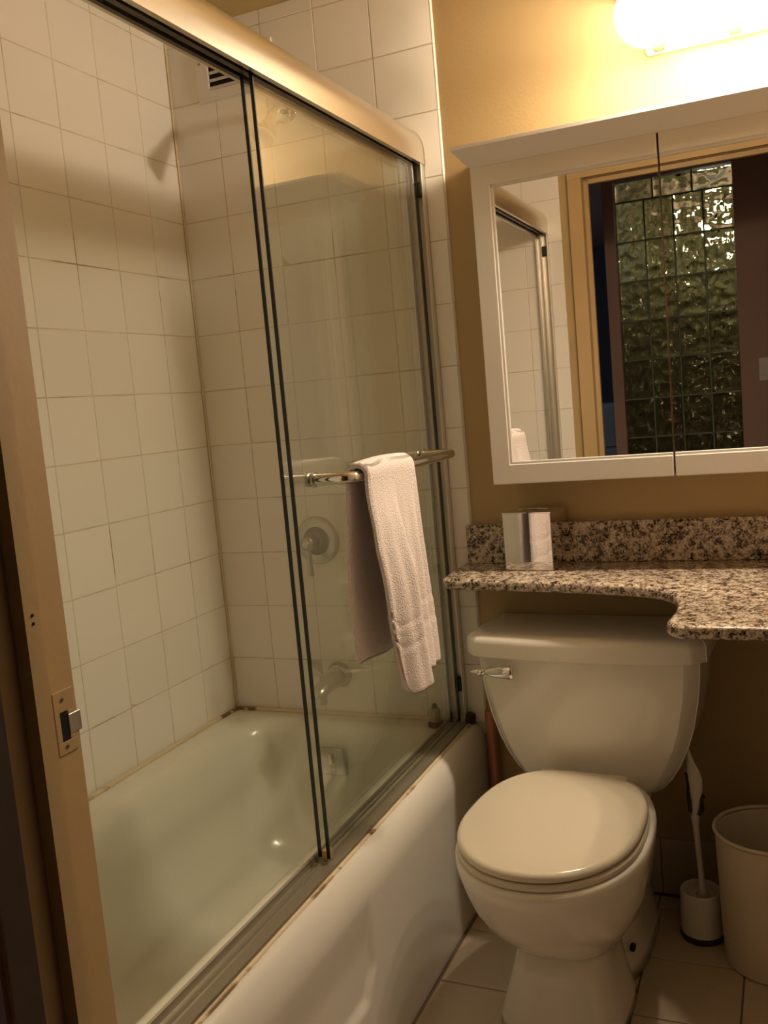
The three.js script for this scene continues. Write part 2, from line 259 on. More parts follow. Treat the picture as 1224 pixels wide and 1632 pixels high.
// yellowed caulk with brown stains along the tub
function caulk(parent, path, r, stains, seed, seam = 9) {
  const c = new THREE.CatmullRomCurve3(path.map(p => V(...p)), false, 'centripetal', 0.1), g = new THREE.TubeGeometry(c, 240, r, 6, false), p = g.attributes.position, col = new Float32Array(p.count * 3);
  for (let i = 0; i < p.count; i++) {
    const x = p.getX(i), y = p.getY(i), z = p.getZ(i), n = fbm((x + z) * 21 + 7, 0.5, 4096, 4, seed); p.setXYZ(i, x + (n - 0.5) * r * 0.6, y + (n - 0.5) * r * 0.8, z + (n - 0.5) * r * 0.6);
    let s = 0; for (const [sx, sy, sz, rad] of stains) { const d = Math.hypot(x - sx, y - sy, z - sz); if (d < rad * (0.3 + 1.3 * n)) s = 1; }
    if (p.getX(i) > seam && p.getY(i) > 0.4195 && n > 0.55) s = n > 0.64 ? 1 : 2;
    const grime = n > 0.66 ? 0.8 : 1; col.set(s === 2 ? [0.62, 0.48, 0.32] : s ? [0.30, 0.18, 0.10] : [grime, grime * 0.97, grime * 0.92], 3 * i);
  }
  g.setAttribute('color', new THREE.BufferAttribute(col, 3)); g.computeVertexNormals();
  return part(parent, 'caulk_bead', g, M.caulk, 'yellowed caulk with brown stains');
}
caulk(tub, [[0.004, 0.4225, 1.535], [0.004, 0.4225, 0.8], [0.004, 0.4225, 0.03], [0.012, 0.4225, 0.008], [0.04, 0.4225, 0.004], [0.4, 0.4225, 0.004], [0.72, 0.4225, 0.004]].map(p => [Math.max(p[0], 0.0075), p[1], Math.max(p[2], 0.0075)]), 0.0065, [[0.01, 0.424, 0.01, 0.03], [0.004, 0.424, 0.07, 0.03], [0.055, 0.424, 0.004, 0.02]], 17);
caulk(tub, [[0.728, 0.4195, 1.54], [0.728, 0.4195, 0.9], [0.728, 0.4195, 0.4], [0.728, 0.4195, 0.012]], 0.0056, [[0.732, 0.421, 0.655, 0.014], [0.7325, 0.421, 0.80, 0.006]], 23, 0.7315);
caulk(wallBack, [[0.0035, 0.43, 0.0035], [0.0035, 1.2, 0.0035], [0.0035, 2.3, 0.0035]], 0.0036, [], 29);

// ------------------------------------------------------------------ sliding door frame
const frame = thing('shower_door_frame', 'brushed aluminium shower door frame with a rounded header, side channels and bottom track', 'door frame', [0.69, 0.42, 0]);
{
  const head = [], inner = [], T = 0.0025, X0 = 0.69, Y0 = 0.42;
  head.push([0.722, 1.841]); head.push([0.722, 1.868]); for (let k = 1; k <= 14; k++) { const a = k / 14 * Math.PI / 2; head.push([0.668 + 0.054 * Math.pow(Math.cos(a), 0.85), 1.868 + 0.066 * Math.pow(Math.sin(a), 0.95)]); } head.push([0.662, 1.932]); head.push([0.662, 1.845]); head.push([0.670, 1.845]); head.push([0.670, 1.848]);
  head.push([0.665, 1.848]); head.push([0.665, 1.929]); for (let k = 14; k >= 1; k--) { const a = k / 14 * Math.PI / 2; head.push([0.668 + 0.0512 * Math.pow(Math.cos(a), 0.85), 1.868 + 0.063 * Math.pow(Math.sin(a), 0.95)]); } head.push([0.7192, 1.866]); head.push([0.7192, 1.844]); head.push([0.712, 1.844]); head.push([0.712, 1.841]);
  part(frame, 'header', prismZ(head.map(p => [p[0] - X0, p[1] - Y0]), 0.002, FRONT - 0.002), M.aluminium);
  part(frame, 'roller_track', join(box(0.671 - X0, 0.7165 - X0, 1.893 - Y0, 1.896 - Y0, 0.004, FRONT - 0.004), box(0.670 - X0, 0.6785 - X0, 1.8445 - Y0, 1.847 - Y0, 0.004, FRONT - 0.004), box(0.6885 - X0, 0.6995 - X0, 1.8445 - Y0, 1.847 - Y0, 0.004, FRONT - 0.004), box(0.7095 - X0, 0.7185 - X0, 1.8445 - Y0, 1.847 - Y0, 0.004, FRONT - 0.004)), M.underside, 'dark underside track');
  const rim = head.slice(0, 18).map(p => [lerp(p[0], 0.69, -0.03) - X0, lerp(p[1], 1.89, -0.03) - Y0]);
  for (const z of [0.001, FRONT - 0.005]) part(frame, 'end_cap', prismZ(rim, z, z + 0.004), M.aluminium, 'thin end cap of the header');
  for (const [z0, z1] of [[0.001, 0.026], [FRONT - 0.026, FRONT - 0.001]]) {
    const wallSide = z0 < 1 ? [z0, z0 + 0.003] : [z1 - 0.003, z1];
    const ch = part(frame, 'side_channel', join(box(-0.016, 0.029, 0.016, 1.424, ...wallSide), rbox(-0.016, -0.013, 0.016, 1.424, z0, z1, 0.001), rbox(0.0035, 0.0065, 0.016, 1.424, z0, z1, 0.001), rbox(0.026, 0.029, 0.016, 1.424, z0, z1, 0.001)), M.channel);
    for (const y of [0.09, 1.345]) part(ch, 'bumper', rbox(0.007, 0.0255, y, y + 0.033, z0 < 1 ? 0.003 : z0 - 0.002, z0 < 1 ? 0.029 : z1 - 0.003, 0.002), M.rubber, 'dark rubber bumper');
  }
  part(frame, 'bottom_track', prismZ([[-0.020, 0.0004], [0.0335, 0.0004], [0.0335, 0.0075], [0.0315, 0.0075], [0.0295, 0.004], [0.0045, 0.003], [0.0035, 0.0085], [0.0015, 0.0085], [0.0, 0.003], [-0.013, 0.003], [-0.0145, 0.015], [-0.0185, 0.0165], [-0.020, 0.015]], 0.001, FRONT - 0.001), M.rail);
  part(frame, 'door_guide', rbox(-0.0030, 0.0110, 0.0035, 0.024, 0.768, 0.787, 0.002), M.amber, 'amber plastic door guide');
  part(frame, 'grime', grimeLump(), M.grime, 'dark mould lump at the end of the track');
}
function grimeLump() { const g = mergeVertices(new THREE.IcosahedronGeometry(0.014, 3)), p = g.attributes.position; for (let i = 0; i < p.count; i++) { const x = p.getX(i), y = p.getY(i), z = p.getZ(i), n = 0.65 + 0.8 * fbm((x + z) * 160 + 20, (y - z) * 160 + 20, 4096, 3, 81); p.setXYZ(i, x * n * 0.9, Math.max(-0.011, y * n * 1.25), z * n); } g.computeVertexNormals(); return meterUVkeep(g.translate(0.041, 0.0125, 0.018)); }
// ------------------------------------------------------------------ glass panels
function panel(name, label, x, z0, z1) {
  const t = thing(name, label, 'shower door', [x, 0.4315, z0]), h = 1.436, w = z1 - z0, e = 0.0035;
  part(t, 'glass_pane', box(-0.003, 0.003, 0, h, e, w - e), M.glass);
  part(t, 'glass_edge', box(-0.0032, 0.0032, 0, h, w - e, w), M.glassEdge, 'dark polished edge of the glass');
  part(t, 'glass_edge', box(-0.0032, 0.0032, 0, h, 0, e), M.glassEdge);
  part(t, 'hanger_rail', rbox(-0.006, 0.006, h - 0.004, h + 0.010, 0, w, 0.0015), M.darkMetal);
  for (const z of [0.06, w - 0.06]) part(t, 'roller', new THREE.CylinderGeometry(0.011, 0.011, 0.008, 20).rotateZ(Math.PI / 2).translate(0, h + 0.018, z), M.whitePlastic);
  return t;
}
const inner = panel('sliding_glass_panel', 'inner clear glass shower door panel, nearer the tiled wall, with no towel on it', 0.6835, 0.034, 0.788);
const outer = panel('sliding_glass_panel', 'outer clear glass shower door panel carrying the curved chrome towel bar', 0.7045, 0.030, 0.793);
{
  const y = 1.137 - 0.4315, xb = 0.785 - 0.7045, z0 = 0.113, z1 = 0.682;
  const bend = (z, s) => [0, 1, 2, 3, 4, 5].map(k => { const a = k / 5 * Math.PI / 2; return [xb - 0.026 + 0.026 * Math.sin(a), y, z + s * 0.026 * Math.cos(a) - s * 0.026]; });
  const pts = [[0.004, y, z0 - 0.008], ...bend(z0, -1), [xb, y, 0.3], [xb, y, 0.5], ...bend(z1, 1).reverse(), [0.004, y, z1 - 0.008]];
  pts[0][2] = bend(z0, -1)[0][2]; pts.at(-1)[2] = bend(z1, 1)[0][2];
  const bar = part(outer, 'towel_bar', tube(pts, 0.0115, 160, 20), M.chrome, 'curved chrome towel bar');
  for (const z of [pts[0][2], pts.at(-1)[2]]) { part(bar, 'washer', new THREE.CylinderGeometry(0.015, 0.015, 0.004, 24).rotateZ(Math.PI / 2).translate(0.0055, y, z), M.nickel); part(bar, 'through_bolt', lathe([[0, 0], [0.013, 0], [0.013, 0.008], [0.009, 0.012], [0, 0.013]], 24).rotateZ(Math.PI / 2).translate(-0.0035, y, z), M.nickel); }
}
// ------------------------------------------------------------------ towel over the bar
{
  const t = thing('hand_towel', 'white terry hand towel with woven border bands folded over the chrome towel bar', 'towel', [0.785, 1.137, 0.57]);
  const NU = 64, NS = 150, TH = 0.013, r = 0.0115 + TH / 2 + 0.002, cy = 0;
  const arcL = Math.PI * r;
  const grid = [];
  for (let i = 0; i <= NU; i++) {
    const u = i / NU, row = [];
    const near = 1 - smooth(0.40, 0.52, u);                          // near fold lies over the far half
    const Lf = 0.425 + 0.012 * near - 0.02 * Math.pow(Math.max(0, 1 - u / 0.12), 2) * 1.2 + 0.004 * Math.sin(u * 9), Lb = 0.352 + 0.02 * u;
    for (let k = 0; k <= NS; k++) {
      const s = k / NS * (Lf + arcL + Lb); let x, y, z, d;
      if (s < Lf) {                                                    // front flap, from the hem up
        const q = 1 - s / Lf; y = -(Lf - s); 
        const bulge = near * (0.010 + 0.020 * smooth(0, 0.6, q)) * (0.35 + 0.65 * Math.sin(Math.PI * Math.min(1, (u + 0.06) / 0.56)));
        const pleat = 0.0065 * smooth(0.05, 0.5, q) * (Math.sin(u * 17 + 1.2 + q * 1.3) + 0.6 * Math.sin(u * 31 + 2 + q)) * (1 - 0.35 * q);
        x = r + bulge * smooth(0, 0.25, q) + pleat + 0.004 * Math.sin(q * 5 + u * 3) * q + 0.012 * smooth(0.0, 0.5, q) * Math.sin(Math.PI * u);
        const zn = table([[0, 0.119], [0.33, 0.140], [0.67, 0.118], [0.9, 0.085], [1, 0.068]], q)[0], zf = table([[0, -0.112], [0.4, -0.135], [0.75, -0.150], [1, -0.150]], q)[0]; const uu = u; z = lerp(zn, zf, uu) - 0.008 * near * smooth(0.2, 1, q) * Math.sin(Math.PI * u / 0.5);
        // hem and woven border bands
        d = Lf - (-y) ; const dd = s; let o = 0; const ridge = c => Math.exp(-Math.pow((dd - c) / 0.0022, 2)); o += 0.0015 * (ridge(0.140) + ridge(0.094)); o -= 0.0012 * (smooth(0.142, 0.145, dd) * (1 - smooth(0.155, 0.158, dd)) + smooth(0.096, 0.099, dd) * (1 - smooth(0.109, 0.112, dd))); o -= 0.0012 * ridge(0.014); x += o;
      } else if (s < Lf + arcL) {
        const a = (s - Lf) / arcL * Math.PI; x = r * Math.cos(a); y = r * Math.sin(a); z = lerp(0.119, -0.112, u); y += 0.004 * Math.sin(a) * Math.sin(Math.PI * u);
      } else {
        const q = (s - Lf - arcL) / Lb; y = -(s - Lf - arcL); x = -r + 0.003 * Math.sin(u * 12 + 3) * q - 0.0 * q; z = lerp(lerp(0.119, 0.152, Math.sin(q * 2.2) * 0.9), lerp(-0.112, -0.135, q), u);
      }
      row.push(V(x, y, z));
    }
    grid.push(row);
  }
  // thicken into a closed, soft-edged cloth
  const nrm = (i, k) => { const a = grid[Math.min(NU, i + 1)][k].clone().sub(grid[Math.max(0, i - 1)][k]), b = grid[i][Math.min(NS, k + 1)].clone().sub(grid[i][Math.max(0, k - 1)]); return b.cross(a).normalize(); };
  const ring = [];
  const nn = grid.map((row, i) => row.map((_, k) => nrm(i, k)));
  const loops = [];
  for (let i = 0; i <= NU; i++) {
    const edge = Math.min(i, NU - i) / NU * 0.231, th = TH / 2 * Math.sqrt(Math.min(1, (edge + 0.0012) / 0.006)); const l = [];
    for (let k = 0; k <= NS; k++) { const e = Math.min(k, NS - k) * 0.0055, h = th * Math.sqrt(Math.min(1, (e + 0.001) / 0.007)); l.push(grid[i][k].clone().addScaledVector(nn[i][k], -h).toArray()); }
    for (let k = NS; k >= 0; k--) { const e = Math.min(k, NS - k) * 0.0055, h = th * Math.sqrt(Math.min(1, (e + 0.001) / 0.007)); l.push(grid[i][k].clone().addScaledVector(nn[i][k], h).toArray()); }
    loops.push(l);
  }
  const g = loft(loops, { capStart: false, capEnd: false });
  // side closings
  const n2 = loops[0].length, side = (l, flip) => { const pos = [], idx = []; for (const p of l) pos.push(...p); for (let k = 0; k < NS; k++) { const a = k, b = k + 1, c = n2 - 1 - k, d = n2 - 2 - k; flip ? idx.push(a, c, b, b, c, d) : idx.push(a, b, c, b, d, c); } const q = new THREE.BufferGeometry(); q.setAttribute('position', new THREE.Float32BufferAttribute(pos, 3)); q.setIndex(idx); q.computeVertexNormals(); return meterUVkeep(q); };
  part(t, 'towel_cloth', join(g, side(loops[0], false), side(loops[NU], true)), M.terry);
}
// ------------------------------------------------------------------ shower fittings
{
  const v = thing('shower_valve', 'round metal shower valve with dark dome and lever handle on the tiled end wall', 'shower valve', [0.322, 0.913, 0]);
  const rotZ = g => g.rotateX(Math.PI / 2);
  part(v, 'escutcheon', rotZ(lathe([[0, 0.010], [0.05, 0.010], [0.062, 0.007], [0.067, 0.0]], 48)), M.nickel);
  part(v, 'dome', rotZ(lathe([[0, 0.026], [0.02, 0.025], [0.034, 0.018], [0.040, 0.009]], 48)), M.darkMetal, 'dark valve dome');
  const k = part(v, 'knob', rotZ(lathe([[0, 0.075], [0.008, 0.075], [0.011, 0.072], [0.012, 0.069], [0.018, 0.067], [0.0195, 0.060], [0.0195, 0.035], [0.017, 0.024]], 36)), M.nickel);
  part(k, 'lever', loft([[0.0, 0.008, 0.010], [-0.03, 0.0075, 0.007], [-0.06, 0.009, 0.006], [-0.076, 0.0095, 0.005]].map(([y, a, b]) => Array.from({ length: 16 }, (_, i) => { const c = i / 16 * Math.PI * 2; return [a * Math.cos(c), y - 0.012, 0.058 + b * Math.sin(c)]; })), { capStart: true, capEnd: true }), M.nickel);
  const s = thing('tub_spout', 'nickel tub spout with a round wall flange above the overflow plate', 'tub spout', [0.35, 0.535, 0]);
  part(s, 'flange', rotZ(lathe([[0, 0.018], [0.026, 0.018], [0.032, 0.012], [0.037, 0.0]], 40)), M.nickel);
  const sec = [[0.006, 0, 0.027, 0.026], [0.05, -0.002, 0.026, 0.024], [0.095, -0.006, 0.025, 0.021], [0.125, -0.013, 0.0235, 0.02], [0.139, -0.026, 0.021, 0.0165]].map(([z, y, a, b], i) => Array.from({ length: 28 }, (_, j) => { const c = j / 28 * Math.PI * 2, w = i / 4; return [a * Math.cos(c), y + b * Math.sin(c) * (1 - 0.35 * w * w), z + b * Math.sin(c) * 0.9 * w * w]; }));
  part(s, 'spout_body', loft(sec, { capStart: true, capEnd: true }), M.nickel);
  part(s, 'spout_mouth', new THREE.CylinderGeometry(0.018, 0.017, 0.03, 28).translate(0, -0.030, 0.122), M.nickel);
  part(s, 'diverter_knob', lathe([[0, 0.016], [0.005, 0.016], [0.006, 0.012], [0.0035, 0.009], [0.0035, 0]], 18).translate(0, 0.016, 0.118), M.chrome);
  const h = thing('wall_shower', 'small chrome shower head on a short arm high on the tiled end wall', 'shower head', [0.352, 2.045, 0]);
  part(h, 'wall_flange', rotZ(lathe([[0.012, 0.014], [0.024, 0.012], [0.031, 0.005], [0.032, 0.0]], 40)), M.chrome);
  part(h, 'arm', tube([[0, 0, 0], [0, 0.0, 0.03], [0, -0.012, 0.058], [0, -0.035, 0.08]], 0.0105, 40, 18), M.chrome);
  const tilt = g => g.rotateX(Math.PI - 0.72).translate(0, -0.028, 0.074);
  part(h, 'ball_joint', new THREE.SphereGeometry(0.017, 28, 20).translate(0, -0.034, 0.079), M.chrome);
  const b = part(h, 'head_bell', tilt(lathe([[0.013, 0.0], [0.017, 0.016], [0.0185, 0.034], [0.025, 0.058], [0.0285, 0.078], [0.029, 0.090]], 40)), M.chrome);
  part(b, 'spray_face', tilt(lathe([[0.029, 0.090], [0.024, 0.094], [0.0215, 0.089], [0.012, 0.087], [0, 0.089]], 40)), M.whitePlastic, 'pale spray face');
}
{
  const v = thing('exhaust_vent', 'painted wall vent with dark louvre slots high on the tiled end wall behind the header', 'vent', [0.095, 2.112, 0]);
  const W = 0.235, H = 0.122, f = 0.036;
  part(v, 'vent_frame', join(rbox(0, W, 0, 0.028, 0.0005, 0.008, 0.002), rbox(0, W, H - 0.028, H, 0.0005, 0.008, 0.002), rbox(0, f, 0.026, H - 0.026, 0.0005, 0.008, 0.002), rbox(W - f, W, 0.026, H - 0.026, 0.0005, 0.008, 0.002)), M.cabinet);
  part(v, 'duct', box(f, W - f, 0.026, H - 0.026, 0.0004, 0.0014), M.black);
  for (let k = 0; k < 4; k++) part(v, 'louvre', new RoundedBoxGeometry(W - 2 * f, 0.010, 0.002, 1, 0.0008).rotateX(-0.5).translate(W / 2, 0.033 + k * 0.0195, 0.0052), M.cabinet);
  part(v, 'screw', new THREE.CylinderGeometry(0.003, 0.003, 0.001, 14).rotateX(Math.PI / 2).translate(0.012, 0.100, 0.0084), M.darkMetal);
}
{
  const b = thing('small_bottle', 'small olive bottle with a dark base standing on the tub corner behind the glass', 'bottle', [0.644, 0.4207, 0.048]);
  part(b, 'base', lathe([[0, 0], [0.020, 0], [0.0215, 0.004], [0.020, 0.010], [0.016, 0.012], [0, 0.012]], 32), M.rubber, 'dark base');
  part(b, 'body', lathe([[0, 0.012], [0.016, 0.012], [0.0165, 0.018], [0.014, 0.024], [0.0135, 0.042], [0.011, 0.048], [0, 0.049]], 32), M.olive);
  part(b, 'cap', lathe([[0, 0.049], [0.0065, 0.049], [0.0065, 0.056], [0.005, 0.060], [0, 0.061]], 24), M.rubber, 'dark cap');
}
// ------------------------------------------------------------------ mirror cabinet and vanity light
{
  const X0 = 0.876, X1 = 2.106, Y0 = 1.055, Y1 = 1.783, ZB = 0.104, ZF = 0.13;
  const c = thing('mirror_cabinet', 'white wall cabinet with mirrored doors and a flared crown above the counter', 'cabinet', [X0, Y0, -TT]);
  c.position.set(0, 0, 0);
  part(c, 'cabinet_body', rbox(X0 + 0.004, X1 - 0.004, Y0 + 0.004, Y1, -TT, ZB, 0.001), M.cabinet);
  const splits = [X0, 1.2885, 1.697, X1];
  for (let k = 0; k < 3; k++) {
    const a = splits[k] + (k ? 0.002 : 0), b = splits[k + 1] - (k < 2 ? 0.002 : 0), f = 0.046, st = 0.044, l = k === 0 ? st : 0.0, r = k === 2 ? st : 0.0;
    const d = part(c, 'mirror_door', join(rbox(a, b, Y0, Y0 + f, ZB + 0.003, ZF + 0.006, 0.0025), rbox(a, b, Y1 - f, Y1 - 0.002, ZB + 0.003, ZF + 0.006, 0.0025), ...(l ? [rbox(a, a + l, Y0 + f - 0.004, Y1 - f + 0.004, ZB + 0.003, ZF + 0.006, 0.0025)] : []), ...(r ? [rbox(b - r, b, Y0 + f - 0.004, Y1 - f + 0.004, ZB + 0.003, ZF + 0.006, 0.0025)] : []), box(a, b, Y0 + 0.01, Y1 - 0.01, ZB + 0.004, ZF - 0.006)), M.cabinet);
    part(d, 'mirror_glass', box(a + l, b - r, Y0 + f, Y1 - f, ZF - 0.006, ZF - 0.002), M.mirror, 'mirror glass');
    const bd = 0.006, y0 = Y0 + f, y1 = Y1 - f; 
    const bead = (...q) => part(d, 'bead', rbox(...q, ZF - 0.002, ZF + 0.0035, 0.0015), M.cabinet);
    bead(a + l, b - r, y0 - 0.001, y0 + bd); bead(a + l, b - r, y1 - bd, y1 + 0.001); if (l) bead(a + l - 0.001, a + l + bd, y0, y1); if (r) bead(b - r - bd, b - r + 0.001, y0, y1);
    if (k) part(c, 'door_gap', box(splits[k] - 0.002, splits[k] + 0.002, Y0 + 0.004, Y1 - 0.004, ZB + 0.002, ZB + 0.018), M.gap);
  }
  // crown: a flared moulding mitred round the left end
  const prof = [[0.0, Y1 - 0.003], [0.004, Y1 + 0.001], [0.012, Y1 + 0.009], [0.022, Y1 + 0.022], [0.030, Y1 + 0.031], [0.034, Y1 + 0.034], [0.034, Y1 + 0.041], [0.0, Y1 + 0.042]];
  const loops = prof.map(([o, y]) => [[X0 - o, y, -TT], [X0 - o, y, ZF + 0.006 + o], [X1 + o, y, ZF + 0.006 + o], [X1 + o, y, -TT]]);
  part(c, 'crown', loft(loops, { close: true, capEnd: true, capStart: true, crease: 0.5 }), M.cabinet, 'flared crown moulding');
}
{
  const L = thing('vanity_light', 'vanity light bar with glowing globe bulbs on the wall above the mirror cabinet', 'light', [1.52, BULB_Y, -TT]);
  part(L, 'back_plate', rbox(-0.26, 0.26, -0.022, 0.022, 0, 0.03, 0.006), M.cabinet);
  part(L, 'hood', prismX([[0.0, 0.098], [0.06, 0.112], [0.16, 0.108], [0.232, 0.082], [0.234, 0.086], [0.16, 0.113], [0.06, 0.117], [0.0, 0.103]], -0.31, 0.31), M.cabinet, 'white hood over the bulbs');
  const bulbMat = new THREE.MeshStandardMaterial({ color: lin(0.9, 0.85, 0.75), roughness: 0.4, emissive: lin(...LAMP_RGB), emissiveIntensity: BULB_GLOW });
  for (const x of BULBS) {
    part(L, 'socket', lathe([[0, 0.03], [0.026, 0.03], [0.026, 0.055], [0.021, 0.075], [0.019, BULB_Z + TT - 0.06], [0, BULB_Z + TT - 0.06]], 28).rotateX(Math.PI / 2).translate(x - 1.52, 0, 0), M.chrome);
    const b = part(L, 'light_bulb', new THREE.SphereGeometry(BULB_R, 32, 24).translate(x - 1.52, 0, BULB_Z + TT), bulbMat); b.castShadow = false;
    const p = new THREE.PointLight(lin(...LAMP_RGB), BULB_POWER, 0, 2); p.position.set(x, BULB_Y, BULB_Z); p.castShadow = true; p.shadow.radius = 1.2; p.shadow.bias = -0.002; scene.add(p); p.name = 'vanity_bulb_light';
    // the white hood over the bulbs sends more of the light down into the room
    const q = new THREE.SpotLight(lin(...LAMP_RGB), BULB_DOWN, 0, 1.2, 0.85, 2); q.position.set(x, BULB_Y, BULB_Z); q.target.position.set(x - 0.12, 0, 0.75); q.castShadow = true; q.shadow.radius = 1.2; q.name = 'vanity_bulb_downlight'; scene.add(q, q.target);
  }
}
// ------------------------------------------------------------------ granite counter
{
  const c = thing('granite_counter', 'speckled brown granite vanity counter narrowing to a shelf over the toilet tank', 'counter', [0, 0, 0]);
  const s = new THREE.Shape(), P2 = (x, z) => [x, -z];
  s.moveTo(...P2(0.7715, -TT)); s.lineTo(...P2(0.7715, 0.0006)); s.lineTo(...P2(0.741, 0.0006)); s.lineTo(...P2(0.746, 0.180)); s.quadraticCurveTo(...P2(0.749, 0.212), ...P2(0.79, 0.217));
  s.splineThru([[0.92, 0.234], [1.06, 0.256], [1.17, 0.279], [1.245, 0.307], [1.29, 0.353], [1.312, 0.42], [1.317, 0.50], [1.311, 0.57]].map(p => new THREE.Vector2(p[0], -p[1])));
  s.quadraticCurveTo(...P2(1.307, 0.621), ...P2(1.352, 0.623)); s.lineTo(...P2(RIGHT - 0.001, 0.640)); s.lineTo(...P2(RIGHT - 0.001, -TT)); s.closePath();
  part(c, 'counter_top', prismY(s, 0.819, 0.845, 0.011, 5), M.granite);
  part(c, 'backsplash', join(rbox(0.757, RIGHT - 0.001, 0.8452, 0.944, 0.0006, 0.016, 0.002), box(0.7715, RIGHT - 0.001, 0.8452, 0.9435, -TT, 0.004)), M.granite, 'granite backsplash');
  const v = thing('vanity_cabinet', 'white vanity base cabinet below the wide end of the granite counter', 'cabinet', [1.62, 0, 0]);
  part(v, 'vanity_body', rbox(0.0, RIGHT - 1.622, 0.10, 0.819, -TT, 0.60, 0.002), M.cabinet);
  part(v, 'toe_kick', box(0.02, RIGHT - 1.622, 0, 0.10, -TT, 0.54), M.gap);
  const d = part(v, 'vanity_door', rbox(0.015, 0.57, 0.13, 0.80, 0.60, 0.618, 0.003), M.cabinet);
  part(d, 'door_knob', lathe([[0, 0.024], [0.012, 0.022], [0.014, 0.016], [0.006, 0.010], [0.006, 0]], 20).rotateX(Math.PI / 2).translate(0.06, 0.62, 0.618), M.chrome);
}
{
  const b = thing('tissue_box_cover', 'polished chrome tissue box cover with a slotted top standing on the granite shelf', 'tissue box', [0.949, 0.8454, 0.058], -0.09);
  const w = 0.060, h = 0.139, s = new THREE.Shape(); s.moveTo(-w, -w); s.lineTo(w, -w); s.lineTo(w, w); s.lineTo(-w, w); s.closePath();
  const hole = new THREE.Path(); hole.absellipse(0, -0.002, 0.038, 0.013, 0, Math.PI * 2, true); s.holes.push(hole);
  part(b, 'cover_top', prismY(s, h - 0.004, h, 0.0012, 2), M.mirrorChrome);
  part(b, 'cover_side', rbox(-w, w, 0, h - 0.001, w - 0.003, w, 0.0012), M.mirrorChrome);
  part(b, 'cover_side', rbox(-w, w, 0, h - 0.001, -w, -w + 0.003, 0.0012), M.mirrorChrome);
  part(b, 'cover_side', rbox(-w, -w + 0.003, 0, h - 0.001, -w, w, 0.0012), M.mirrorChrome);
  part(b, 'cover_side', rbox(w - 0.003, w, 0, h - 0.001, -w, w, 0.0012), M.mirrorChrome);
  part(b, 'tissue_stack', box(-w + 0.004, w - 0.004, 0.001, h - 0.03, -w + 0.004, w - 0.004), M.terry);
}
